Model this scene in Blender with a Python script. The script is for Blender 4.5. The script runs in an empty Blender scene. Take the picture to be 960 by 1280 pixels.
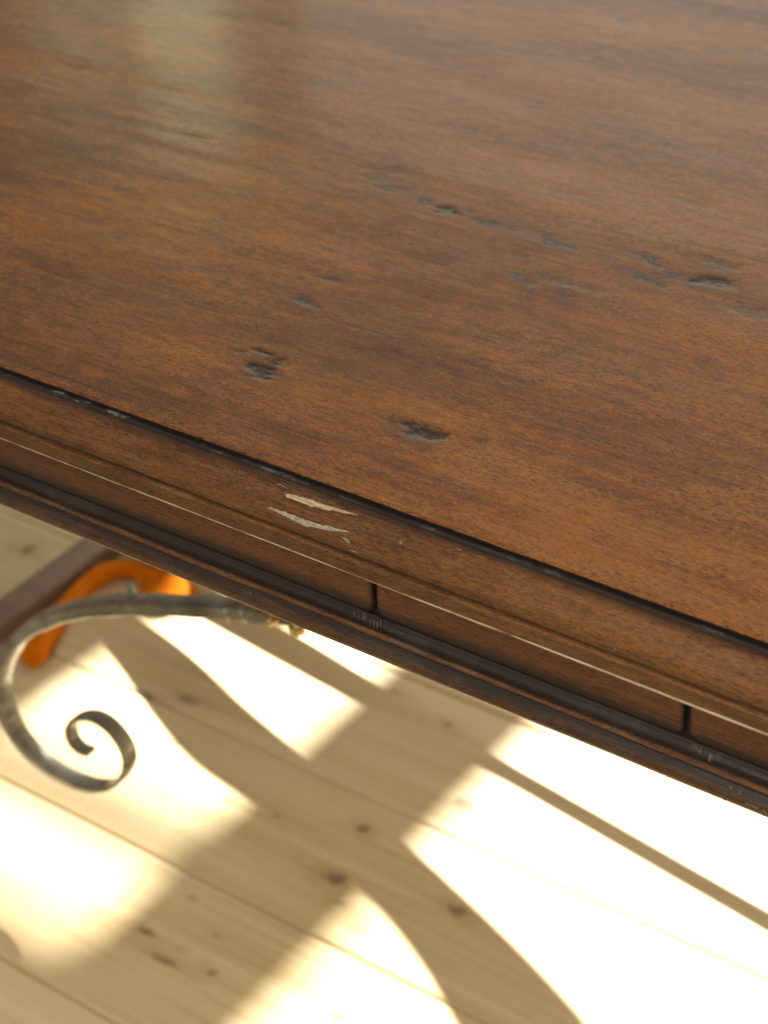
import bpy, bmesh, math, random
import numpy as np
from mathutils import Vector, Matrix

random.seed(7)
RNG = np.random.default_rng(11)
scene = bpy.context.scene
COL = scene.collection

# ------------------------------------------------------------------ camera
H = 0.76                                   # height of the table top
cam_d = bpy.data.cameras.new("camera")
cam = bpy.data.objects.new("camera", cam_d)
COL.objects.link(cam)
Xr = Vector((0.8177, 0.5740, -0.0425))     # image right in world
Dn = Vector((0.2969, -0.4838, -0.8233))    # image down
Fw = Vector((-0.4931, 0.6606, -0.5661))    # forward
rot = Matrix((Xr.normalized(), (-Dn).normalized(), (-Fw).normalized())).transposed()
cam.matrix_world = Matrix.Translation((0.4449, -0.5964, 1.2664)) @ rot.to_4x4()
cam_d.sensor_fit = 'HORIZONTAL'
cam_d.sensor_width = 36.0
cam_d.lens = 90.0
cam_d.clip_start = 0.02
cam_d.clip_end = 60.0
cam_d.dof.use_dof = True
cam_d.dof.focus_distance = 0.945
cam_d.dof.aperture_fstop = 13.5
cam_d.dof.aperture_blades = 0
scene.camera = cam

# ------------------------------------------------------------------ light
world = bpy.data.worlds.new("World")
scene.world = world
world.use_nodes = True
bg = world.node_tree.nodes["Background"]
bg.inputs[0].default_value = (1.0, 0.94, 0.86, 1)
bg.inputs[1].default_value = 0.30

SUN_E = math.radians(40)
aim = Vector((-0.30, 0.42, 0.0))
DIST = 12.0
sd = bpy.data.lights.new("sunlight_through_window", 'SPOT')
sd.energy = 47000
sd.color = (1.0, 0.975, 0.935)
sd.shadow_soft_size = 0.10
sd.spot_size = math.radians(14)
sd.spot_blend = 0.0
sun = bpy.data.objects.new("sunlight_through_window", sd)
sun.location = aim + Vector((0, math.cos(SUN_E), math.sin(SUN_E))) * DIST
sun.rotation_euler = (aim - sun.location).to_track_quat('-Z', 'Y').to_euler()
COL.objects.link(sun)


def area(name, loc, target, sx, sy, power, color):
    d = bpy.data.lights.new(name, 'AREA')
    d.shape = 'RECTANGLE'
    d.size, d.size_y, d.energy, d.color = sx, sy, power, color
    o = bpy.data.objects.new(name, d)
    o.location = loc
    o.rotation_euler = (Vector(target) - Vector(loc)).to_track_quat('-Z', 'Y').to_euler()
    COL.objects.link(o)
    return o


YW = 2.6                                   # wall with the windows, beyond the table
# daylight that comes in through the garden panes
area("garden_window_light", (-2.43, YW - .02, 1.30), (-2.43, 0, 1.30), .27, 1.62, 3.9, (.84, .92, .52))
area("garden_window_light", (-2.82, YW + .03, 1.30), (-2.82, 0, 1.30), .30, 1.62, 1.5, (.86, .92, .58))
area("tabletop_wash_light", (-0.42, YW - .03, 1.24), (-0.42, 0, 1.24), 3.3, 1.62, 20, (.97, .95, .82))  # added sheet of light before the wall, for the tabletop's pale wash
# added soft fill lamp, high behind the camera
area("fill_light", (0.7, -1.7, 2.5), (-.05, .2, .7), 2.6, 2.2, 61, (1.0, .95, .85))

scene.view_settings.view_transform = 'Standard'
scene.view_settings.look = 'None'
scene.view_settings.exposure = 0.0
scene.view_settings.gamma = 1.0
scene.render.film_transparent = False
scene.cycles.max_bounces = 8
scene.cycles.caustics_reflective = False
scene.cycles.caustics_refractive = False

# ------------------------------------------------------------------ helpers


def tag(o, label=None, cat=None, group=None, kind=None):
    if label: o["label"] = label
    if cat: o["category"] = cat
    if group: o["group"] = group
    if kind: o["kind"] = kind
    return o


def link(name, me, mat=None, parent=None, smooth=True):
    o = bpy.data.objects.new(name, me)
    COL.objects.link(o)
    if mat: me.materials.append(mat)
    if smooth and len(me.polygons):
        me.polygons.foreach_set("use_smooth", [True] * len(me.polygons))
    if parent is not None:
        o.parent = parent
        if parent.type == 'EMPTY':
            o.location = -parent.location     # meshes are written in room coordinates
    return o


def mesh(name, verts, faces):
    me = bpy.data.meshes.new(name)
    me.from_pydata([tuple(map(float, v)) for v in verts], [], faces)
    me.update()
    return me


def grid_mesh(name, P, attrs=None):
    """P: (n, m, 3) array of points -> quads, upward order for +x,+y grids."""
    n, m = P.shape[:2]
    me = bpy.data.meshes.new(name)
    idx = np.arange(n * m).reshape(n, m)
    q = np.stack([idx[:-1, :-1], idx[1:, :-1], idx[1:, 1:], idx[:-1, 1:]], -1).reshape(-1, 4)
    me.vertices.add(n * m)
    me.vertices.foreach_set("co", P.reshape(-1).astype(np.float32))
    me.loops.add(q.size)
    me.loops.foreach_set("vertex_index", q.reshape(-1).astype(np.int32))
    me.polygons.add(len(q))
    me.polygons.foreach_set("loop_start", (np.arange(len(q)) * 4).astype(np.int32))
    me.polygons.foreach_set("loop_total", np.full(len(q), 4, np.int32))
    me.update(calc_edges=True)
    me.validate()
    for k, a in (attrs or {}).items():
        at = me.attributes.new(k, 'FLOAT', 'POINT')
        at.data.foreach_set("value", np.ascontiguousarray(a.reshape(-1), np.float32))
    return me


_T = RNG.random((256, 256))


def vnoise(x, y):
    xi, yi = np.floor(x).astype(int), np.floor(y).astype(int)
    fx, fy = x - xi, y - yi
    fx, fy = fx * fx * (3 - 2 * fx), fy * fy * (3 - 2 * fy)
    g = lambda a, b: _T[a & 255, b & 255]
    return ((g(xi, yi) * (1 - fx) + g(xi + 1, yi) * fx) * (1 - fy)
            + (g(xi, yi + 1) * (1 - fx) + g(xi + 1, yi + 1) * fx) * fy)


def fbm(x, y, o=4):
    s, a, t = 0, .5, 0
    for k in range(o):
        s = s + a * vnoise(x * 2 ** k + 17.3 * k, y * 2 ** k + 9.1 * k)
        t += a
        a *= .5
    return s / t


def sstep(a, b, x):
    t = np.clip((x - a) / (b - a), 0, 1)
    return t * t * (3 - 2 * t)


def sweep(prof, xs, wob=.00015, seed=0.):
    """profile (k,2) of (y,z) run along x with a little hand-made unevenness."""
    prof = np.array(prof)
    P = np.zeros((len(xs), len(prof), 3))
    for i, x in enumerate(xs):
        P[i, :, 0] = x
        P[i, :, 1] = prof[:, 0] + wob * (2 * vnoise(np.full(len(prof), x * 22 + seed), np.arange(len(prof)) * .35 + seed) - 1)
        P[i, :, 2] = prof[:, 1] + wob * (2 * vnoise(np.full(len(prof), x * 30 + seed + 50), np.arange(len(prof)) * .3 + seed) - 1)
    return P


def box_mesh(name, x0, x1, y0, y1, z0, z1, bev=.002, seg=2):
    bm = bmesh.new()
    bmesh.ops.create_cube(bm, size=1)
    for v in bm.verts:
        v.co = Vector(((x0 + x1) / 2 + v.co.x * (x1 - x0), (y0 + y1) / 2 + v.co.y * (y1 - y0), (z0 + z1) / 2 + v.co.z * (z1 - z0)))
    if bev:
        bmesh.ops.bevel(bm, geom=bm.edges[:], offset=bev, segments=seg, affect='EDGES', profile=.6)
    me = bpy.data.meshes.new(name)
    bm.to_mesh(me)
    bm.free()
    return me


# ------------------------------------------------------------------ node helpers


class NT:
    def __init__(self, name):
        self.m = bpy.data.materials.new(name)
        self.m.use_nodes = True
        self.t = self.m.node_tree
        self.n = self.t.nodes
        self.b = self.n["Principled BSDF"]
        self.co = self.n.new("ShaderNodeTexCoord").outputs["Object"]

    def put(self, sock, v):
        if isinstance(v, bpy.types.NodeSocket): self.t.links.new(v, sock)
        else: sock.default_value = v

    def mapping(self, s, loc=(0, 0, 0), rot=(0, 0, 0), src=None):
        k = self.n.new("ShaderNodeMapping")
        self.put(k.inputs[0], src or self.co)
        k.inputs["Scale"].default_value = s
        k.inputs["Location"].default_value = loc
        k.inputs["Rotation"].default_value = rot
        return k.outputs[0]

    def noise(self, vec, scale=1., det=4., rough=.55, dist=0., out=0):
        k = self.n.new("ShaderNodeTexNoise")
        self.put(k.inputs["Vector"], vec)
        k.inputs["Scale"].default_value = scale
        k.inputs["Detail"].default_value = det
        k.inputs["Roughness"].default_value = rough
        k.inputs["Distortion"].default_value = dist
        return k.outputs[out]

    def ramp(self, fac, stops):
        k = self.n.new("ShaderNodeValToRGB")
        self.put(k.inputs[0], fac)
        e = k.color_ramp.elements
        while len(e) < len(stops): e.new(.5)
        for el, (p, c) in zip(e, stops):
            el.position = p
            el.color = (c, c, c, 1) if isinstance(c, (int, float)) else (*c, 1)
        return k.outputs[0]

    def mix(self, fac, a, b, mode='MIX'):
        k = self.n.new("ShaderNodeMix")
        k.data_type = 'RGBA'
        k.blend_type = mode
        self.put(k.inputs[0], fac)
        for s, v in ((k.inputs[6], a), (k.inputs[7], b)):
            if isinstance(v, tuple) and len(v) == 3: v = (*v, 1)
            self.put(s, v)
        return k.outputs[2]

    def math(self, op, a, b=0.5, c=None):
        k = self.n.new("ShaderNodeMath")
        k.operation = op
        self.put(k.inputs[0], a)
        self.put(k.inputs[1], b)
        if c is not None: self.put(k.inputs[2], c)
        return k.outputs[0]

    def attr(self, name):
        k = self.n.new("ShaderNodeAttribute")
        k.attribute_name = name
        return k.outputs["Fac"]

    def bump(self, h, strength, dist, normal=None):
        k = self.n.new("ShaderNodeBump")
        k.inputs["Strength"].default_value = strength
        k.inputs["Distance"].default_value = dist
        self.put(k.inputs["Height"], h)
        if normal: self.put(k.inputs["Normal"], normal)
        return k.outputs[0]

    def set(self, **kw):
        names = dict(color="Base Color", rough="Roughness", metal="Metallic", normal="Normal", spec="Specular IOR Level",
                     coat="Coat Weight", coat_rough="Coat Roughness", coat_normal="Coat Normal", trans="Transmission Weight",
                     sss="Subsurface Weight")
        for k, v in kw.items():
            if isinstance(v, tuple) and len(v) == 3: v = (*v, 1)
            self.put(self.b.inputs[names[k]], v)
        return self.m


def walnut(name, dark, mid, light, rough=.34, grain=1.0, stained=False, glaze_shaded=False, blotch=1.0):
    s = NT(name)
    big = s.noise(s.mapping((2.2, 9, 9)), 1.3, 4, .55, .4)
    band = s.noise(s.mapping((3.0, 55, 55)), 1.0, 5, .6, .6)
    streak = s.noise(s.mapping((22, 420, 420)), 1.0, 4, .6, .25)
    pore = s.noise(s.mapping((230, 1350, 1350)), 1.0, 3, .6, .1)
    speck = s.noise(s.mapping((560, 1300, 1300)), 1.0, 3, .75)
    mott = s.noise(s.mapping((70, 190, 190), (3, 9, 2)), 1.0, 4, .65, .5)
    f = s.math('MULTIPLY_ADD', band, .22, s.math('MULTIPLY', big, .66 * blotch))
    f = s.math('MULTIPLY_ADD', streak, .42 * grain, f)
    f = s.math('MULTIPLY_ADD', speck, .72 * grain, f)
    f = s.math('MULTIPLY_ADD', mott, .52 * grain, f)
    f = s.math('SUBTRACT', f, .670 + .33 * (blotch - 1) + .83 * (grain - 1))
    col = s.ramp(f, [(.29, dark), (.50, mid), (.75, light)])
    pm = s.ramp(pore, [(.36, 1.0), (.50, 0.0)])
    pore2 = s.ramp(s.noise(s.mapping((330, 2100, 2100), (6, 3, 8)), 1.0, 2, .5), [(.34, 1.0), (.46, 0.0)])
    gate = s.ramp(s.noise(s.mapping((9, 40, 40), (3, 1, 2)), 1., 3), [(.35, .35), (.62, 1.0)])
    pm = s.math('MAXIMUM', s.math('MULTIPLY', pm, gate), s.math('MULTIPLY', pore2, .75))
    col = s.mix(s.math('MULTIPLY', pm, .92 * grain), col, tuple(c * .22 for c in dark))
    # sparse pin holes and pale nicks of an old top
    v = s.n.new("ShaderNodeTexVoronoi")
    s.put(v.inputs["Vector"], s.mapping((95, 150, 150)))
    v.inputs["Scale"].default_value = 1.0
    hole = s.math('MULTIPLY', s.ramp(v.outputs["Distance"], [(.07, 1.0), (.13, 0.0)]),
                  s.math('GREATER_THAN', s.noise(s.mapping((37, 60, 60)), 1., 2), .64))
    col = s.mix(s.math('MULTIPLY', hole, .85), col, (.012, .008, .005))
    v2 = s.n.new("ShaderNodeTexVoronoi")
    s.put(v2.inputs["Vector"], s.mapping((70, 110, 110), (4.4, 2.1, 7.7), (0, 0, .5)))
    v2.inputs["Scale"].default_value = 1.0
    nick = s.math('MULTIPLY', s.ramp(v2.outputs["Distance"], [(.045, 1.0), (.085, 0.0)]),
                  s.math('GREATER_THAN', s.noise(s.mapping((31, 50, 50), (8, 1, 3)), 1., 2), .635))
    col = s.mix(s.math('MULTIPLY', nick, .6), col, (.42, .30, .18))
    # hairline scratches and rubbed, smeary polish
    hair = None
    for an, sc, th in ((.55, (5, 1700, 1700), .715), (-.9, (7, 1500, 1500), .725), (1.5, (6, 1600, 1600), .735)):
        hm = s.math('MULTIPLY', s.math('GREATER_THAN', s.noise(s.mapping(sc, (1.3, 4.1, 2.2), (0, 0, an)), 1., 1, .4), th),
                    s.math('GREATER_THAN', s.noise(s.mapping((13, 13, 13), (an * 9, 2, 4)), 1., 2), .52))
        hair = hm if hair is None else s.math('MAXIMUM', hair, hm)
    col = s.mix(s.math('MULTIPLY', hair, .32), col, (.36, .24, .13))
    smear = s.noise(s.mapping((10, 16, 16), (5, 9, 5), (0, 0, .6)), 1., 5, .7, 1.2)
    r = s.math('MULTIPLY_ADD', s.noise(s.mapping((14, 60, 60), (5, 5, 5)), 1., 4), .16, rough - .08)
    h = s.math('MULTIPLY_ADD', pm, -.5, s.math('MULTIPLY_ADD', streak, .5, s.math('MULTIPLY', hole, -1.5)))
    if stained:
        k = s.attr("stain")
        crk = s.noise(s.mapping((330, 900, 900), (2, 2, 2)), 1., 4, .7, .9)
        km = s.ramp(s.math('MULTIPLY_ADD', crk, .5, s.math('SUBTRACT', k, .25)), [(.18, 0.0), (.62, 1.0)])
        kc = s.ramp(crk, [(.40, (.007, .006, .005)), (.53, (.022, .016, .012)), (.58, (.06, .050, .040)), (.65, (.32, .29, .25))])  # grey end puts the pits' pale fibres and glints into the colour
        col = s.mix(s.math('MULTIPLY', km, .92), col, kc)
        col = s.mix(s.math('GREATER_THAN', k, 1.08), col, (.010, .008, .007))
        hl = s.attr("halo")
        col = s.mix(s.math('MULTIPLY', s.math('MULTIPLY', hl, .62), s.math('LESS_THAN', k, 1.08)), col, (.048, .020, .009))
        h = s.math('MULTIPLY_ADD', s.math('MULTIPLY', km, crk), 3.6, h)
    if glaze_shaded:
        g = s.attr("glaze_shade")
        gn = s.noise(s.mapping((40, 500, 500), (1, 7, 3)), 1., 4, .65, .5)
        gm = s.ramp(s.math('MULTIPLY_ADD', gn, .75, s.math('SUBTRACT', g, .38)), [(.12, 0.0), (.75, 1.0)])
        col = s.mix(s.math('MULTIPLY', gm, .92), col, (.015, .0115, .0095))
        w = s.attr("wear_sheen")
        wn = s.noise(s.mapping((26, 26, 26), (11, 3, 5)), 1., 3, .6)
        wf = s.noise(s.mapping((240, 900, 900), (1, 3, 5)), 1., 4, .75)
        wm = s.math('MULTIPLY', s.ramp(s.math('MULTIPLY_ADD', wf, .5, s.math('MULTIPLY', wn, .9)), [(.73, 0.0), (.86, .8)]), w)
        col = s.mix(wm, col, (.50, .44, .35))
        h = s.math('MULTIPLY_ADD', wm, -1.2, h)
    nb = s.bump(h, .35, .0004)
    wave = s.noise(s.mapping((9, 32, 32), (2, 8, 1)), 1., 3, .5, .3)
    nb = s.bump(wave, .22, .0020, nb)
    cn = s.bump(wave, .20, .0018)
    return s.set(color=col, rough=r, normal=nb, spec=.28, coat=.25, coat_rough=s.math('MULTIPLY_ADD', smear, .22, .03), coat_normal=cn)


WAL_TOP = walnut("walnut_top", (.031, .0088, .0020), (.172, .0475, .0062), (.375, .128, .0175), .42, 1.0, stained=True)
WAL_EDGE = walnut("walnut_moulding", (.034, .0128, .0042), (.116, .0405, .0098), (.232, .094, .025), .40, .8, glaze_shaded=True)
WAL_APRON = walnut("walnut_apron", (.050, .017, .008), (.105, .034, .0135), (.170, .058, .021), .44, .8, glaze_shaded=True, blotch=.8)
WAL_LEG = walnut("walnut_leg", (.12, .070, .050), (.21, .13, .095), (.29, .185, .14), .5, .6)

# ------------------------------------------------------------------ setting: floor, wall


def pine():
    s = NT("pine_boards")
    oi = s.n.new("ShaderNodeObjectInfo").outputs["Random"]
    shift = s.n.new("ShaderNodeCombineXYZ")
    s.put(shift.inputs[0], s.math('MULTIPLY', oi, 31.0))
    s.put(shift.inputs[1], s.math('MULTIPLY', oi, 17.0))
    add = s.n.new("ShaderNodeVectorMath")
    add.operation = 'ADD'
    s.put(add.inputs[0], s.co)
    s.put(add.inputs[1], shift.outputs[0])
    src = add.outputs[0]
    big = s.noise(s.mapping((1.6, 7, 7), src=src), 1., 4, .5, .6)
    ring = s.noise(s.mapping((1.5, 42, 42), src=src), 1., 4, .55, 1.2)
    fine = s.noise(s.mapping((14, 380, 380), src=src), 1., 3, .6)
    f = s.math('MULTIPLY_ADD', ring, .55, s.math('MULTIPLY_ADD', fine, .22, s.math('MULTIPLY', big, .4)))
    col = s.ramp(f, [(.36, (.47, .352, .165)), (.57, (.63, .505, .285)), (.78, (.74, .62, .39))])
    k = s.attr("knot")
    col = s.mix(s.math('MULTIPLY', s.attr("knot_halo"), .40), col, (.40, .22, .08))
    col = s.mix(s.math('MULTIPLY', k, .66), col, (.10, .065, .042))
    col = s.mix(s.math('MULTIPLY', oi, .35), col, s.mix(1.0, col, (.86, .74, .60), 'MULTIPLY'))
    r = s.math('MULTIPLY_ADD', big, .14, .36)
    nb = s.bump(s.math('MULTIPLY_ADD', fine, .4, ring), .12, .001)
    return s.set(color=col, rough=r, normal=nb, spec=.4)


PINE = pine()
s = NT("dark_gap")
GAP = s.set(color=s.ramp(s.noise(s.co, 60, 3), [(.3, (.09, .07, .05)), (.7, (.15, .12, .09))]), rough=.9)
s = NT("limewash_wall")
wn_ = s.noise(s.co, 3.0, 5, .6)
WALL = s.set(color=s.ramp(wn_, [(.3, (.60, .55, .47)), (.7, (.70, .65, .57))]), rough=.85, normal=s.bump(s.noise(s.co, 40, 4), .2, .004))

floor = tag(link("floor", mesh("floor", [(-3.2, -1.6, -.024), (2.4, -1.6, -.024), (2.4, 2.55, -.024), (-3.2, 2.55, -.024)], [(0, 1, 2, 3)]), GAP, smooth=False),
            "pale pine plank floor with patches of sunlight under the table", kind="structure")

# knots of the pine boards: x, y, radius along, radius across, strength
FK = [(-.358, .374, .012, .008, 1), (-.373, .442, .007, .006, .9), (-.242, .401, .010, .007, .9), (-.311, .520, .011, .008, .8),
      (-.159, .604, .011, .008, .8), (-.459, .231, .013, .0035, 1), (-.425, .214, .016, .003, .8), (-.381, .226, .005, .004, .8),
      (-.452, .285, .006, .003, .5), (-.261, .245, .008, .006, .9), (-.502, .405, .005, .004, .5), (-.677, .478, .015, .008, .9),
      (-.635, .497, .014, .006, .9), (-.388, .608, .006, .005, .7), (-.453, .410, .005, .004, .5), (-.963, .604, .010, .011, .8),
      (-.30, .335, .011, .004, .6), (-.335, .352, .007, .004, .6), (-.405, .262, .006, .003, .5), (-.12, .45, .006, .004, .5),
      (-.60, .44, .006, .005, .5), (-.70, .41, .012, .006, .5), (-.46, .62, .009, .004, .4), (-.06, .60, .006, .004, .6), (-1.02, .56, .008, .008, .6)]
BW = .1697
for k in range(-10, 14):
    y0, y1 = .1378 + BW * k, .1378 + BW * (k + 1)
    near = -1 <= k <= 4
    g = .0010
    ys = np.concatenate([[y0 + g, y0 + g, y0 + g + .0008], np.linspace(y0 + g + .004, y1 - g - .004, 64 if near else 6), [y1 - g - .0008, y1 - g, y1 - g]])
    zs = np.zeros(len(ys))
    zs[0] = zs[-1] = -.022
    zs[1] = zs[-2] = -.0011
    zs[2] = zs[-3] = -.0003
    if near: xs = np.concatenate([np.linspace(-3.2, -1.12, 8), np.linspace(-1.1, .3, 560), np.linspace(.35, 2.4, 8)])
    else: xs = np.linspace(-3.2, 2.4, 24)
    Xg, Yg = np.meshgrid(xs, ys, indexing='ij')
    Zg = np.tile(zs, (len(xs), 1)) + .0006 * np.sin((Yg - y0) / BW * math.pi) * (k % 3 - 1)
    kn = np.zeros_like(Xg)
    kh = np.zeros_like(Xg)
    if near:
        for (kx, ky, a, b, st) in FK:
            if not (y0 <= ky < y1): continue
            m = (abs(Xg - kx) < .09)
            d = np.hypot((Xg - kx) / a, (Yg - ky) / b) + .5 * (fbm(Xg * 160 + kx * 90, Yg * 160, 3) - .5) * 2
            kn = np.maximum(kn, np.where(m, st * sstep(1.15, .55, d), 0))
            d2 = np.hypot((Xg - kx) / (a * 4.2), (Yg - ky) / (b * 2.6)) + .5 * (fbm(Xg * 60 + kx * 30, Yg * 90, 3) - .5) * 2
            kh = np.maximum(kh, np.where(m, st * sstep(1.0, .1, d2), 0))
    link("board", grid_mesh("board", np.stack([Xg, Yg, Zg], -1), dict(knot=kn, knot_halo=kh)), PINE, floor)

# wall with window openings beyond the table, one unseen and sized to shape the sun patches; the sun comes in through it
wx = [-3.6, -2.99, -2.64, -2.55, -2.25, -.650, -.452, -.308, 1.15, 2.6]
wz = [0, .42, .46, 1.899, 1.909, 2.004, 2.12, 2.13, 4.2]


def is_open(i, j):
    xm, zm = (wx[i] + wx[i + 1]) / 2, (wz[j] + wz[j + 1]) / 2
    if -2.99 < xm < -2.64 or -2.55 < xm < -2.25: return .46 < zm < 2.13
    if -.650 < xm < -.452: return .42 < zm < 2.004 and not 1.899 < zm < 1.909  # unseen opening and added thin bar, sized to shape the sun patches
    if -.308 < xm < 1.15: return .42 < zm < 2.12
    return False


bm = bmesh.new()
for i in range(len(wx) - 1):
    for j in range(len(wz) - 1):
        if is_open(i, j): continue
        t = .04
        vs = [bm.verts.new((x, y, z)) for y in (YW, YW + t) for (x, z) in ((wx[i], wz[j]), (wx[i + 1], wz[j]), (wx[i + 1], wz[j + 1]), (wx[i], wz[j + 1]))]
        for f in ((0, 1, 2, 3), (7, 6, 5, 4), (0, 4, 5, 1), (1, 5, 6, 2), (2, 6, 7, 3), (3, 7, 4, 0)):
            bm.faces.new([vs[q] for q in f])
# drop the internal walls between neighbouring cells
bmesh.ops.remove_doubles(bm, verts=bm.verts[:], dist=1e-5)
seen = {}
for f in bm.faces:
    seen.setdefault(frozenset(v.index for v in f.verts), []).append(f)
bm.verts.index_update()
seen = {}
for f in bm.faces:
    seen.setdefault(frozenset(v.index for v in f.verts), []).append(f)
bmesh.ops.delete(bm, geom=[f for fs in seen.values() if len(fs) > 1 for f in fs], context='FACES_ONLY')
me = bpy.data.meshes.new("wall")
bm.to_mesh(me)
bm.free()
tag(link("wall", me, WALL, smooth=False), "pale wall with tall window openings beyond the table", kind="structure")

# ------------------------------------------------------------------ the table
W = .82
table = bpy.data.objects.new("table", None)
table.location = (-.2, W / 2, 0)
table.empty_display_size = .1
COL.objects.link(table)
tag(table, "dark walnut table with moulded edge, scratched and knotty top and scrolled iron brace", "table")
XL, XR_ = -1.15, .78

# --- top board: a fine sheet with its knots and dents pressed in
xs = np.concatenate([np.linspace(XL + .02, -.72, 24), np.linspace(-.70, .36, 700), np.linspace(.38, XR_ - .02, 24)])
ys = np.concatenate([[0.0], np.linspace(.0006, .0040, 4), np.linspace(.0055, .74, 480), np.linspace(.75, W, 8)])
Xg, Yg = np.meshgrid(xs, ys, indexing='ij')
Zg = np.full_like(Xg, H)
Zg += .00035 * (fbm(Xg * 5 + 3, Yg * 22, 3) - .5) * 2
Zg -= .0003 * (1 - np.clip(Yg / .0010, 0, 1)) ** 2
# uneven worn arris
arr = (fbm(Xg * 45, Xg * 0 + 2.2, 4) - .5) * 2
Yg = Yg + np.where(Yg < .004, .00035 * arr, 0)
st = np.zeros_like(Xg)
ha = np.zeros_like(Xg)
dent = np.zeros_like(Xg)
# x, y, half length, half width, angle, strength, depth (m)
TK = [(-0.126, 0.07, 0.0115, 0.0095, 0.15, 1.0, 0.00088), (-0.137, 0.085, 0.01, 0.0022, 0.1, 0.8, 0.00056), (-0.15, 0.079, 0.008, 0.002, 0.3, 0.5, 0.00032), (-0.019, 0.062, 0.015, 0.007, -0.15, 1.0, 0.0008),
      (0.009, 0.069, 0.004, 0.002, 0, 0.6, 0.00032), (0.03, 0.277, 0.013200000000000002, 0.0055249999999999995, 0.25, 0.85, 0.0004), (0.006, 0.268, 0.0096, 0.0034, 0.7, 0.43, 8e-05), (-0.008, 0.279, 0.0144, 0.0043, -0.35, 0.44, 8e-05),
      (-0.004, 0.26, 0.0176, 0.0038, -0.25, 0.4, 8e-05), (0.064, 0.255, 0.0144, 0.0076, 0.1, 0.33, 8e-05), (0.085, 0.268, 0.0144, 0.0068, 0.2, 0.26, 8e-05), (0.026, 0.297, 0.0144, 0.0068, 0, 0.3, 8e-05),
      (-0.148, 0.278, 0.008, 0.0046749999999999995, 0.1, 0.85, 0.0004), (-0.166, 0.279, 0.0072, 0.0043, 0, 0.53, 8e-05), (-0.118, 0.276, 0.0136, 0.0055, -0.1, 0.41, 8e-05), (-0.098, 0.276, 0.008, 0.0047, 0, 0.4, 8e-05),
      (-0.073, 0.274, 0.016, 0.0059, -0.1, 0.48, 8e-05), (-0.135, 0.284, 0.008, 0.0034, 0.3, 0.33, 8e-05), (-0.216, 0.294, 0.0144, 0.0051, -0.1, 0.3, 8e-05), (-0.195, 0.285, 0.0128, 0.0051, -0.1, 0.33, 8e-05),
      (-0.205, 0.31, 0.0112, 0.0051, 0, 0.3, 8e-05), (-0.155, 0.141, 0.011, 0.0042, -0.1, 0.7, 0.0004), (-0.157, 0.169, 0.008, 0.0022, 0.1, 0.6, 0.00032), (-0.032, 0.22, 0.0056, 0.0064, 0.8, 0.43, 8e-05),
      (-0.063, 0.224, 0.0144, 0.0051, -0.1, 0.36, 8e-05), (-0.04, 0.234, 0.024, 0.0059, 0, 0.3, 8e-05), (-0.12, 0.222, 0.0032, 0.0026, 0, 0.33, 8e-05), (-0.085, 0.247, 0.0096, 0.0026, 0, 0.2, 8e-05),
      (-0.355, 0.285, 0.0128, 0.0034, 0.1, 0.23, 8e-05), (-0.5, 0.34, 0.0144, 0.0043, 0, 0.26, 8e-05), (-0.25, 0.26, 0.008, 0.003, 0, 0.23, 8e-05), (-0.02, 0.36, 0.028, 0.0059, -0.1, 0.18, 8e-05),
      (-0.09, 0.335, 0.0192, 0.0051, 0.1, 0.2, 8e-05), (0.1, 0.135, 0.006, 0.002, 0, 0.35, 0.00016)]
for (kx, ky, a, b, an, stg, dp) in TK:
    R_ = max(a, b) * 4
    i0, i1 = np.searchsorted(xs, [kx - R_, kx + R_])
    j0, j1 = np.searchsorted(ys, [ky - R_, ky + R_])
    sl = (slice(i0, i1), slice(j0, j1))
    x_, y_ = Xg[sl] - kx, Yg[sl] - ky
    u, v = x_ * math.cos(an) + y_ * math.sin(an), -x_ * math.sin(an) + y_ * math.cos(an)
    n1 = (fbm(x_ * 130 + kx * 71 + 9, y_ * 260 + ky * 53, 4) - .5) * 2
    d = np.hypot(u / a, v / b) + (.75 if ky < .2 else 1.15) * n1
    st[sl] = np.maximum(st[sl], min(1., stg * (1. if ky < .2 else 1.35)) * sstep(1.25, .45, d))
    d2 = np.hypot((u + .2 * a) / (a * 2.4), v / (b * 2.8)) + .7 * (fbm(x_ * 60 + kx * 11, y_ * 90 + 4, 3) - .5) * 2
    ha[sl] = np.maximum(ha[sl], stg * .8 * sstep(1.0, .15, d2))
    ridge = fbm(u * 260 + 3 * v / b * .4, v * 900 + 7, 3)
    dent[sl] = np.minimum(dent[sl], -dp * (1.25 if ky < .2 else 1.8) * sstep(1.3, .35, d) * (.45 + 1.1 * ridge))
# long dark figure line through the knots
line = np.exp(-((Yg - .277 + .006 * np.sin(Xg * 17)) / .009) ** 2) * sstep(-.33, -.2, Xg) * (.4 + .8 * fbm(Xg * 30, Yg * 150, 3))
ha = np.clip(np.maximum(ha, .50 * line), 0, 1)
for (bx, by, rx, ry, am) in ((-.085, .100, .085, .055, .60), (-.43, .20, .10, .07, .48), (.05, .16, .09, .05, .22), (-.30, .10, .08, .04, .22)):
    d = np.hypot((Xg - bx) / rx, (Yg - by) / ry) + .9 * (fbm(Xg * 14 + bx * 40, Yg * 24, 4) - .5)
    ha = np.maximum(ha, am * sstep(1.1, .2, d))
Zg += dent
P = np.stack([Xg, Yg, Zg], -1)
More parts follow.
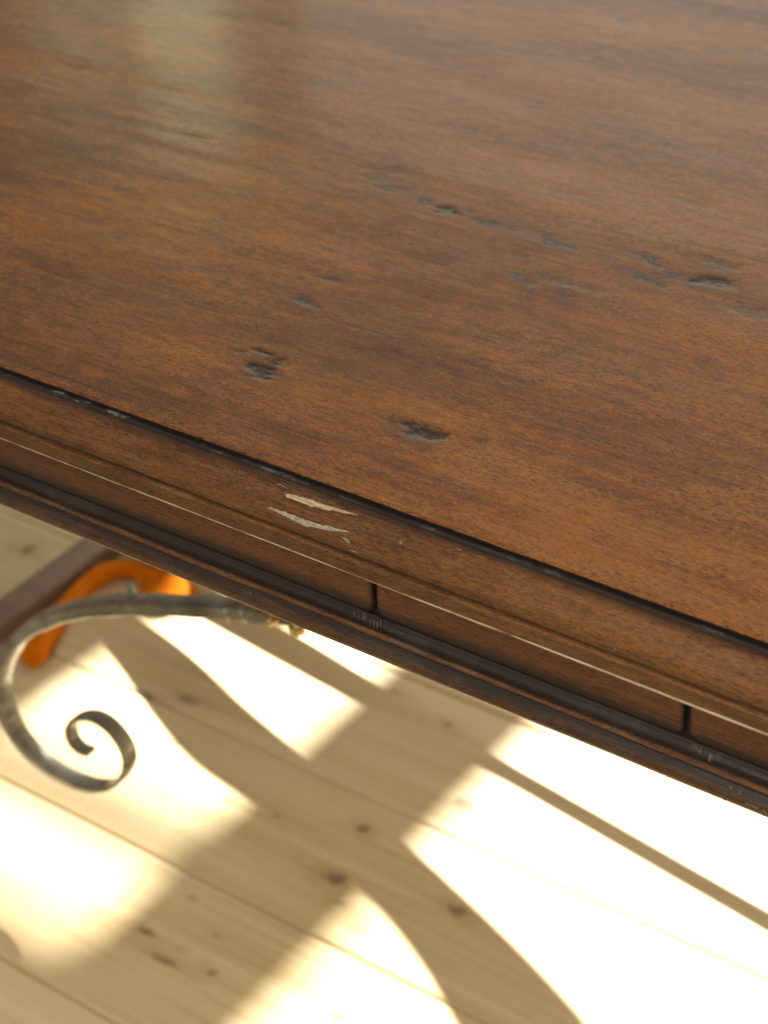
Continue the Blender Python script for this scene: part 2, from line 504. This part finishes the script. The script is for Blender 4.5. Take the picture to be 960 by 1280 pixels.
# roll the front arris down into the step
n = len(ys)
e0 = np.stack([xs, Yg[:, 0] + .0002, np.full(len(xs), H - .0048)], -1)[:, None, :]
e1 = np.stack([xs, Yg[:, 0] - .00005, np.full(len(xs), H - .0007)], -1)[:, None, :]
P = np.concatenate([e0, e1, P], 1)
st, ha = np.concatenate([st[:, :1] * 0 + 1.4, st], 1), np.concatenate([ha[:, :1] * 0 + 1., ha], 1)
pad = lambda A, e=0.: np.concatenate([A[:, :1] * 0 + e, A], 1)
link("top_board", grid_mesh("top_board", P, dict(stain=pad(st, 1.4), halo=pad(ha, 1.0))), WAL_TOP, table)

# --- front edge moulding: step, ovolo, quirk, fillet with a rounded lower arris
prof, gl, wr = [], [], []


def pt(p, h, g=0., w=0.):
    prof.append((-p, H - h)); gl.append(g); wr.append(w)


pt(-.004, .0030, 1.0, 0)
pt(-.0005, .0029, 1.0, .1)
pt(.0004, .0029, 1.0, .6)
pt(.0012, .0028, 1.0, 1.0)  # pale flecks: worn spots plus the tread's sheen put in colour
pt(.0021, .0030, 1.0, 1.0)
AV = [None] * len(prof)                                # ovolo parameter of each profile point
for i in range(44):
    a = i / 43
    t = a * math.pi / 2
    g = max(0, .86 - a * 2.9) + max(0, (a - .70) * 1.3)  # dark step glaze, plus shade under the ovolo put in the colour
    pt(.0025 + .0150 * math.sin(t), .0036 + .0172 * (1 - math.cos(t)), g, .18 if a < .12 else .0)
    AV.append(a)
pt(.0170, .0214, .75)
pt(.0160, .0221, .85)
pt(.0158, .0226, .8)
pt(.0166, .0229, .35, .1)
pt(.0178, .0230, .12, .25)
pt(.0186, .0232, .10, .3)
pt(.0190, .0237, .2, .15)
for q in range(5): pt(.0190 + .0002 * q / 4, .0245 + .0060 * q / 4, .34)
for q in range(1, 9):
    t = q / 8 * math.pi / 2
    pt(.0179 + .0013 * math.cos(t), .0309 + .0013 * math.sin(t), .05)
pt(.012, .0322, .1)
pt(.004, .0322, .1)
exs = np.concatenate([np.linspace(XL, -.36, 60), np.linspace(-.355, -.0725, 190), np.linspace(-.072, .002, 150), np.linspace(.0035, .30, 200), np.linspace(.31, XR_, 40)])
P = sweep(prof, exs, .00022, 3.)
# centre line (x, a) and half widths of the two large gouges
GOUGES = [([(-.0505, .36), (-.043, .36), (-.030, .335), (-.020, .29), (-.0095, .243)], [.035, .060, .062, .050, .034, .006]),
          ([(-.0575, .715), (-.047, .72), (-.036, .74), (-.024, .70), (-.0095, .605)], [.015, .036, .062, .056, .036, .006])]
for cl, wid in GOUGES:
    cl = np.array(cl)
    for i, x in enumerate(exs):
        if not cl[0, 0] - .001 < x < cl[-1, 0] + .001: continue
        f = np.interp(x, cl[:, 0], np.linspace(0, 1, len(cl)))
        ca, w = np.interp(x, cl[:, 0], cl[:, 1]), np.interp(f, np.linspace(0, 1, len(wid)), wid)
        for k, a in enumerate(AV):
            if a is None: continue
            dd = abs(a - ca) / (w + .012)
            dp = .0009 * float(sstep(1.25, .8, np.array(dd))) * min(1, w / .03)
            if dp > 0:
                t = a * math.pi / 2
                P[i, k, 1] += dp * math.sin(t)
                P[i, k, 2] -= dp * math.cos(t)
n_ = len(exs)
moulding = link("edge_moulding", grid_mesh("edge_moulding", P[::-1], dict(glaze_shade=np.tile(gl, (n_, 1))[::-1], wear_sheen=(np.tile(wr, (n_, 1)) * (1.15 - .95 * sstep(-.22, -.02, exs))[:, None])[::-1])), WAL_EDGE, table)

# pale lower lip of the moulding, thicker towards the right
s = NT("pale_lip")
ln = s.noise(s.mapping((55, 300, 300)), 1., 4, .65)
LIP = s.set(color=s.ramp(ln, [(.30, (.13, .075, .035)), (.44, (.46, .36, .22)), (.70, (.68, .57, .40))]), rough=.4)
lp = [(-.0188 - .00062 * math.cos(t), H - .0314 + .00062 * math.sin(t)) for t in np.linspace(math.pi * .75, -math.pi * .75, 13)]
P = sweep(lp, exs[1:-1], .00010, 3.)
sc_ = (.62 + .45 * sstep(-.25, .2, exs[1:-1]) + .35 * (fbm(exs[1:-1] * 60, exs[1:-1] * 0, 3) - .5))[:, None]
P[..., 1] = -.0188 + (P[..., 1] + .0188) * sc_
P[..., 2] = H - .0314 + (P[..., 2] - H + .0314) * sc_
link("pale_lip", grid_mesh("pale_lip", P[::-1]), LIP, moulding)

# --- gouges that bare the pale wood on the ovolo
s = NT("bare_wood")
fib = s.noise(s.mapping((160, 1500, 1500), rot=(0, 0, 0)), 1., 4, .7, .6)
BARE = s.set(color=s.ramp(fib, [(.36, (.10, .06, .03)), (.46, (.46, .33, .17)), (.70, (.72, .58, .36))]), rough=.8, normal=s.bump(fib, .9, .0006))
s = NT("bare_wood_grey")
fib = s.noise(s.mapping((260, 1500, 1500)), 1., 4, .75, .8)
BARE_G = s.set(color=s.ramp(fib, [(.36, (.08, .06, .045)), (.47, (.36, .30, .22)), (.70, (.62, .55, .44))]), rough=.8, normal=s.bump(fib, .9, .0006))


s = NT('scuff')
SCUFF = s.set(color=s.ramp(s.noise(s.co, 700, 3), [(.35, (.06, .045, .035)), (.65, (.21, .165, .125))]), rough=.6)


def ov(a, off=0.):
    t = a * math.pi / 2
    ny, nz = math.sin(t) / .0150, math.cos(t) / .0172
    l = math.hypot(ny, nz)
    ny, nz = ny / l, nz / l
    return (-(.0025 + .0150 * math.sin(t)) - ny * off, H - (.0036 + .0172 * (1 - math.cos(t))) + nz * off)


def gouge(cl, wid, mat, rag=.35, seed=0, off=.0003, base=0.):
    """cl: centre line [(x, a)], wid: half widths in a; a ragged sliver laid into the ovolo."""
    n, mrow = 90, 8
    cl, tt = np.array(cl), np.linspace(0, 1, 90)
    src = np.linspace(0, 1, len(cl))
    cx, ca = np.interp(tt, src, cl[:, 0]), np.interp(tt, src, cl[:, 1])
    w = np.interp(tt, np.linspace(0, 1, len(wid)), wid)
    P = np.zeros((n, mrow + 1, 3))
    for i in range(n):
        up = w[i] * (1 + rag * (2 * vnoise(np.array([tt[i] * 26 + seed]), np.array([seed + .5]))[0] - 1))
        dn = w[i] * (1 + rag * (2 * vnoise(np.array([tt[i] * 22 + seed + 40]), np.array([seed + .5]))[0] - 1))
        for j in range(mrow + 1):
            f = j / mrow
            a = ca[i] - up + (up + dn) * f
            y, z = ov(a, base + off * (.2 + .8 * math.sin(math.pi * f)) + (.00022 * (RNG.random() - .5) if base else 0))
            P[i, j] = (cx[i] + .0004 * (RNG.random() - .5), y, z)
    return link("gouge", grid_mesh("gouge", P[::-1]), mat, moulding)


g1 = gouge(*GOUGES[0], BARE, .30, 1, .0001, -.0004)
g1["label"] = "upper pale gouge baring the wood"
g2 = gouge(*GOUGES[1], BARE_G, .45, 5, .0001, -.0004)
g2["label"] = "lower greyish gouge baring the wood"
gouge([(-.0590, .235), (-.0555, .20)], [.004, .020, .004], BARE_G, .5, 9)
gouge([(-.0575, .20), (-.050, .245)], [.003, .010, .002], BARE_G, .6, 12)
gouge([(-.0140, .74), (-.0080, .80)], [.006, .022, .030, .004], BARE_G, .7, 15)
gouge([(-.0085, .93), (-.0035, .93)], [.004, .014, .002], BARE, .4, 18)
gouge([(.1330, .86), (.1338, .90), (.1335, .95)], [.01, .012, .003], BARE_G, .4, 21)
gouge([(.0450, .20), (.0485, .185)], [.004, .010, .004], BARE, .5, 23)
gouge([(.0560, .19), (.0610, .18)], [.003, .006, .003], BARE, .5, 25)

# --- apron: panels with dark joints between, lower rail with cove, ridge and bead
JX = [-.5200, -.3450, -.0030, .1650, .3390, .5150]
JW = .0024
zt, zb = H - .0345, H - .0632


def panel(x0, x1):
    r, N = .0042, 8
    # outline with rounded lower corners, flared joints
    xs = np.concatenate([[x0, x0 + .0003, x0 + .001, x0 + .002, x0 + .0035, x0 + .006, x0 + .01], np.linspace(x0 + .016, x1 - .016, 50),
                         [x1 - .01, x1 - .006, x1 - .0035, x1 - .002, x1 - .001, x1 - .0003, x1]])
    nz = 16
    P = np.zeros((len(xs), nz + 2, 3))
    G = np.zeros((len(xs), nz + 2))
    for i, x in enumerate(xs):
        e = min(x - x0, x1 - x)
        lift = 0.0 if e > .006 else .0032 * (1 - e / .006) ** 2          # corner lifted off the cove
        for j in range(nz + 2):
            f = max(0, j - 1) / nz
            z = zt + (zb + lift - zt) * f
            rnd = .0016 * max(0, 1 - e / .0016) ** 2
            lowr = .0022 * max(0, 1 - (z - zb - lift) / .004) ** 2
            y = -.0085 + rnd + lowr + .00018 * (2 * vnoise(np.array([x * 20]), np.array([z * 90.]))[0] - 1)
            if j == 0: y = .010
            P[i, j] = (x, y, z)
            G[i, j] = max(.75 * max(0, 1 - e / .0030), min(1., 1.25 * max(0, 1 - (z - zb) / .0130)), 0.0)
    # close the sides back into the carcass
    a, b = P[:1].copy(), P[-1:].copy()
    a[..., 1] = b[..., 1] = .010
    P = np.concatenate([a, P, b], 0)
    G = np.concatenate([G[:1] * 0 + 1, G, G[:1] * 0 + 1], 0)
    return grid_mesh("apron_panel", P[::-1], dict(glaze_shade=G[::-1], wear_sheen=G * 0))


bounds = [XL + .04] + JX + [XR_ - .04]
for a, b in zip(bounds[:-1], bounds[1:]):
    link("apron_panel", panel(a + JW / 2, b - JW / 2), WAL_APRON, table)
s = NT("joint_black")
BLACK = s.set(color=s.ramp(s.noise(s.co, 400, 3), [(.3, (.006, .005, .005)), (.7, (.018, .014, .012))]), rough=.6)
link("apron_back", box_mesh("apron_back", XL + .04, XR_ - .04, -.0045, .012, H - .066, H - .0322, 0), BLACK, table, smooth=False)

prof, gl, wr = [], [], []
pt(-.004, .0625, 1.0)
pt(.0045, .0628, 1.0)
pt(.0062, .0632, 1.0, .1)
for q in range(7):                                     # cove
    t = q / 6 * math.pi / 2
    pt(.0068 + .0047 * (1 - math.cos(t)), .0634 + .0042 * math.sin(t), 1.0 - .05 * q / 6, .04)
pt(.0120, .0678, .6, .05)
pt(.0126, .0681, .30, .1)
pt(.0132, .0684, .28, .1)
pt(.0137, .0689, .4, .05)
pt(.0138, .0696, .45)
pt(.0136, .0702, .85)
pt(.0134, .0707, .95)
pt(.0137, .0711, .92)
pt(.0146, .0716, .8)
pt(.0153, .0722, .72, .05)
for q in range(11):                                    # bead
    t = -math.pi * .30 + q / 10 * math.pi * .80
    pt(.0125 + .0050 * math.cos(t), .0768 + .0052 * math.sin(t), max(.34, .70 - q * .05), .04)
pt(.006, .0822, .3)
pt(-.010, .0822, .3)
P = sweep(prof, exs[1:-1], .00025, 21.)
n_ = len(exs) - 2
rail = link("apron_rail", grid_mesh("apron_rail", P[::-1], dict(glaze_shade=np.tile(gl, (n_, 1)), wear_sheen=np.tile(wr, (n_, 1)))), WAL_EDGE, table)

# little worn hatching on the rail beside the joints
for x0, n0, dx, tilt, l0 in ((-.0165, 8, .0023, .0032, .75), (.1690, 12, .0012, -.0006, .5)):
    for q in range(n0):
        x = x0 + q * dx + random.uniform(-.4, .4) * dx
        le = random.uniform(.4, 1.0) * l0
        f0 = random.uniform(.05, .35)
        pts = []
        for f in np.linspace(f0, f0 + le, 7):
            t = min(1, f) * math.pi / 2
            pts.append((x + tilt * f + random.uniform(-.0002, .0002), -(.0068 + .0047 * (1 - math.cos(t))) - .0003, H - (.0634 + .0042 * math.sin(t)) + .0002))
        w_ = random.uniform(.0001, .00042)
        V = [(p[0] - w_, p[1], p[2]) for p in pts] + [(p[0] + w_ * random.uniform(.3, 1), p[1], p[2]) for p in pts]
        link("scratch", mesh("scratch", V, [(i, i + 7, i + 8, i + 1) for i in range(6)]), SCUFF, rail)
for (x, p_, h_, w_, l_) in ((.192, .0150, .0728, .0012, .0022), (.1965, .0156, .0735, .0006, .0030), (.190, .0170, .078, .0003, .004), (-.075, .0152, .0725, .0007, .0014),
                            (.203, .0171, .0755, .003, .0008), (.209, .0171, .0765, .0012, .0018)):
    V = [(x + w_ * math.cos(t) * (1 + .3 * random.random()), -p_ - .00055, H - h_ + l_ * math.sin(t)) for t in np.linspace(0, 2 * math.pi, 9)[:-1]]
    link("scratch", mesh("scratch", V, [tuple(range(8))]), SCUFF, rail, smooth=False)

# --- far side, ends and underside of the top
link("top_underside", box_mesh("top_underside", XL + .03, XR_ - .03, .008, W - .004, H - .030, H - .0035, .003), WAL_LEG, table)
link("back_apron", box_mesh("back_apron", XL + .06, XR_ - .06, W - .05, W - .03, H - .080, H - .029, .002), WAL_LEG, table)
for x in (XL + .06, XR_ - .08):
    link("end_apron", box_mesh("end_apron", x, x + .02, .014, W - .052, H - .080, H - .029, .002), WAL_LEG, table)

# --- trestle foot and post at the left end
link("foot_rail", box_mesh("foot_rail", -.901, -.864, .10, .74, .0005, .024, .004, 3), WAL_LEG, table)
link("post", box_mesh("post", -.918, -.846, .30, .385, .0235, H - .030, .006, 3), WAL_LEG, table)
link("foot_rail", box_mesh("foot_rail", .52, .57, .10, .74, .0005, .080, .006, 3), WAL_LEG, table)
link("post", box_mesh("post", .51, .58, .36, .45, .079, H - .030, .006, 3), WAL_LEG, table)

# --- unseen curved strap added far back, outlined to cast the floor's band of shadow
TE = math.tan(SUN_E)
YC = .66
up = [(-.166, .297), (-.239, .345), (-.301, .373), (-.343, .390), (-.45, .415), (-.564, .430), (-.647, .467), (-.743, .514), (-.819, .548)]
lo = [(-.085, .350), (-.153, .379), (-.218, .403), (-.32, .438), (-.42, .466), (-.513, .494), (-.577, .511), (-.685, .550), (-.765, .565)]
U = [(.16, .62), (.06, .48), (-.05, .375)] + [(x, (YC - y) * TE) for x, y in up]
L = [(.24, .56), (.14, .43), (.02, .315)] + [(x, (YC - y) * TE) for x, y in lo]
U = [(.22, .735)] + U
L = [(.30, .735)] + L


def interp_poly(A, n):
    A = np.array(A)
    s_ = np.r_[0, np.cumsum(np.hypot(*np.diff(A, axis=0).T))]
    q = np.linspace(0, s_[-1], n)
    B = np.stack([np.interp(q, s_, A[:, 0]), np.interp(q, s_, A[:, 1])], -1)
    for _ in range(3): B[1:-1] = (B[:-2] + 2 * B[1:-1] + B[2:]) / 4
    return B


def strap(name, A, B, y0, y1, mat, n=60):
    A, B = interp_poly(A, n), interp_poly(B, n)
    V, F = [], []
    for i in range(n):
        for (x, z), y in ((A[i], y0), (A[i], y1), (B[i], y1), (B[i], y0)): V.append((x, y, z))
    for i in range(n - 1):
        for k in range(4):
            F.append((i * 4 + k, i * 4 + (k + 1) % 4, i * 4 + 4 + (k + 1) % 4, i * 4 + 4 + k))
    F += [(3, 2, 1, 0), tuple(range(n * 4 - 4, n * 4))]
    return link(name, mesh(name, V, F), mat, table, smooth=False)


strap("curved_shadow_caster", U, L, YC - .006, YC + .006, WAL_LEG)

# ------------------------------------------------------------------ iron
s = NT("wrought_iron")
ir = s.noise(s.mapping((60, 60, 60)), 1., 5, .65)
ir2 = s.noise(s.mapping((14, 14, 14), (4, 2, 1)), 1., 3)
IRON = s.set(color=s.ramp(s.math('MULTIPLY_ADD', ir2, .5, s.math('MULTIPLY', ir, .5)), [(.32, (.09, .082, .058)), (.5, (.20, .19, .145)), (.70, (.38, .37, .30))]),
             rough=s.math('MULTIPLY_ADD', ir, .25, .17), metal=.3, normal=s.bump(ir2, .8, .006, s.bump(ir, .35, .0012)))
s = NT("old_brass")
BRASS = s.set(color=s.ramp(s.noise(s.co, 90, 4), [(.3, (.28, .19, .06)), (.7, (.50, .38, .15))]), rough=.38, metal=.7)

SC = [(-.100, .500), (-.200, .437), (-.308, .393), (-.343, .383), (-.401, .362), (-.473, .334), (-.530, .305), (-.584, .266), (-.621, .224), (-.640, .183), (-.640, .150),
      (-.631, .125), (-.611, .106), (-.578, .097), (-.538, .102), (-.507, .119), (-.486, .147), (-.482, .172), (-.495, .193), (-.517, .200), (-.542, .191), (-.559, .172), (-.561, .153), (-.551, .142), (-.535, .143)]
SC = [(-.02, .60), (.02, .731)][::-1] + SC


def catmull(A, per=10):
    A = [np.array(a) for a in A]
    A = [2 * A[0] - A[1]] + A + [2 * A[-1] - A[-2]]
    out = []
    for i in range(1, len(A) - 2):
        for t in np.arange(per) / per:
            a, b, c, d = A[i - 1:i + 3]
            out.append(.5 * ((2 * b) + (-a + c) * t + (2 * a - 5 * b + 4 * c - d) * t * t + (-a + 3 * b - 3 * c + d) * t ** 3))
    out.append(A[-2])
    return np.array(out)


SC = [(x, z) if k < 17 else (-.526 + (x + .526) * q, .150 + (z - .150) * q) for k, (x, z) in enumerate(SC) for q in [1 - .20 * min(1, max(0, k - 16) / 6)]]
SC = [(x - .006 * min(1, max(0, k - 10) / 6), z) for k, (x, z) in enumerate(SC)]
C_ = catmull(SC, 10)
YI = .27
V, F = [], []
n = len(C_)
for i, p in enumerate(C_):
    t = C_[min(i + 1, n - 1)] - C_[max(i - 1, 0)]
    t = t / np.hypot(*t)
    nr = np.array([-t[1], t[0]])
    f = i / (n - 1)
    th = .0066 if f < .40 else .0066 - .0044 * min(1, (f - .40) / .25)     # half thickness, drawn out towards the scroll
    br = float(np.interp(f, [0, .45, .75, 1], [.0098, .0094, .0080, .0062]))
    c = .28
    sec = [(-1, -1 + c), (-1 + c, -1), (1 - c, -1), (1, -1 + c), (1, 1 - c), (1 - c, 1), (-1 + c, 1), (-1, 1 - c)]
    for (a, b) in sec:
        q = p + nr * th * b * (1 + .06 * math.sin(i * .9) + .05 * math.sin(i * .37 + 1))
        V.append((q[0], YI + .002 + br * a, q[1]))
for i in range(n - 1):
    for k in range(8):
        F.append((i * 8 + k, i * 8 + (k + 1) % 8, i * 8 + 8 + (k + 1) % 8, i * 8 + 8 + k))
F += [tuple(range(8))[::-1], tuple(range(n * 8 - 8, n * 8))]
me = mesh("iron_brace", V, F)
brace = link("iron_brace", me, IRON, table)
bm = bmesh.new(); bm.from_mesh(me); bmesh.ops.recalc_face_normals(bm, faces=bm.faces[:]); bm.to_mesh(me); bm.free()
md = brace.modifiers.new("edges", 'EDGE_SPLIT'); md.split_angle = math.radians(38)
brace["label"] = "wrought iron brace ending in a rolled scroll"


def collar(x0, z0, x1, z1, r=.0085):
    bm = bmesh.new()
    d = Vector((x1 - x0, 0, z1 - z0))
    L_ = d.length
    bmesh.ops.create_cube(bm, size=1)
    for v in bm.verts: v.co = Vector((v.co.x * L_, v.co.y * .0235, v.co.z * .0160))
    bmesh.ops.bevel(bm, geom=bm.edges[:], offset=.0016, segments=2, affect='EDGES')
    an = math.atan2(d.z, d.x)
    bmesh.ops.rotate(bm, verts=bm.verts[:], cent=(0, 0, 0), matrix=Matrix.Rotation(-an, 3, 'Y'))
    bmesh.ops.translate(bm, verts=bm.verts[:], vec=((x0 + x1) / 2, YI + .002, (z0 + z1) / 2))
    me = bpy.data.meshes.new("collar")
    bm.to_mesh(me)
    bm.free()
    return link("collar", me, IRON, brace)


collar(-.353, .379, -.349, .3805)
collar(-.337, .3845, -.333, .386)


def lathe(name, prof, cx, cy, cz, mat, parent, n=20, axis='Z'):
    V, F = [], []
    for (r, h) in prof:
        for k in range(n):
            a = 2 * math.pi * k / n
            if axis == 'Z': V.append((cx + r * math.cos(a), cy + r * math.sin(a), cz + h))
            else: V.append((cx + r * math.cos(a), cy - h, cz + r * math.sin(a)))
    m = len(prof)
    for i in range(m - 1):
        for k in range(n):
            F.append((i * n + k, i * n + (k + 1) % n, (i + 1) * n + (k + 1) % n, (i + 1) * n + k))
    F += [tuple(range(n))[::-1], tuple(range((m - 1) * n, m * n))]
    return link(name, mesh(name, V, F), mat, parent)


# small spike on the back of the curve, and the brass knob where the brace goes up under the apron
lathe("spike", [(.0045, 0), (.0042, .005), (.0030, .010), (.0020, .015), (.0006, .019)], -.462, YI + .004, .341, IRON, brace)
lathe("brass_knob", [(.002, 0), (.005, .001), (.006, .004), (.0045, .007), (.0055, .009), (.004, .012), (.001, .014)], -.303, YI - .004, .397, BRASS, brace, axis='Y')
lathe("brass_knob", [(.003, 0), (.006, .001), (.0078, .004), (.006, .008), (.001, .010)], -.281, YI - .004, .397, BRASS, brace, axis='Y')

# unseen tapering bar added far back to cast the thin floor shadow
z0 = lambda y: (YC - y) * TE
V = [(-.86, z0(.640), .018), (-.70, z0(.618), .017), (-.55, z0(.597), .014), (-.40, z0(.575), .008), (-.332, z0(.567), .0055), (.005, z0(.519), .0055), (.545, z0(.519) + .065, .0055)]
P0 = [(x, z + w) for x, z, w in V]
P1 = [(x, z - w) for x, z, w in V]
strap("bar_shadow_caster", P0, P1, YC + .010, YC + .018, IRON, 60)

# ------------------------------------------------------------------ orange cloth on the floor beside the foot
s = NT("orange_cloth")
wv = s.noise(s.mapping((900, 900, 900)), 1., 2)
fo = s.noise(s.mapping((22, 22, 22)), 1., 3)
ORANGE = s.set(color=s.ramp(fo, [(.34, (.52, .115, .0004)), (.52, (.62, .165, .001)), (.72, (.68, .23, .008))]), rough=.75, normal=s.bump(wv, .4, .0005), spec=.1)
path = catmull([(-.806, .447), (-.820, .474), (-.836, .510), (-.846, .555), (-.846, .600), (-.830, .628), (-.800, .634), (-.768, .622), (-.735, .622)], 10)
n = len(path)
mm = 18
P = np.zeros((n, mm, 3))
for i, p in enumerate(path):
    t = path[min(i + 1, n - 1)] - path[max(i - 1, 0)]
    t = t / np.hypot(*t)
    nr = np.array([-t[1], t[0]])
    f = i / (n - 1)
    e = min(1, min(f, 1 - f) / .09)
    wdt = float(np.interp(f, [0, .25, .45, .65, .85, 1], [.018, .014, .008, .012, .026, .026])) * math.sqrt(max(.02, 1 - (1 - e) ** 2))
    for j in range(mm):
        a = 2 * math.pi * j / mm
        q = p + nr * wdt * math.cos(a) * (1 + .12 * math.sin(f * 20 + a))
        hgt = .007 + (.013 + .005 * math.sin(f * 15)) * max(0, math.sin(a)) * e + .003 * math.sin(3 * a + f * 12) * (math.sin(a) > 0)
        if math.sin(a) < 0: hgt = .007 + .0062 * math.sin(a)
        P[i, j] = (q[0], q[1], hgt)
P = np.concatenate([P, P[:, :1]], 1)
me = grid_mesh("orange_cloth", P)
bm = bmesh.new(); bm.from_mesh(me)
bmesh.ops.remove_doubles(bm, verts=bm.verts[:], dist=1e-6)
bmesh.ops.holes_fill(bm, edges=[e for e in bm.edges if e.is_boundary])
bmesh.ops.recalc_face_normals(bm, faces=bm.faces[:])
bm.to_mesh(me); bm.free()
tag(link("orange_cloth", me, ORANGE), "bright orange rolled cloth curled on the floor behind the iron scroll", "cloth")
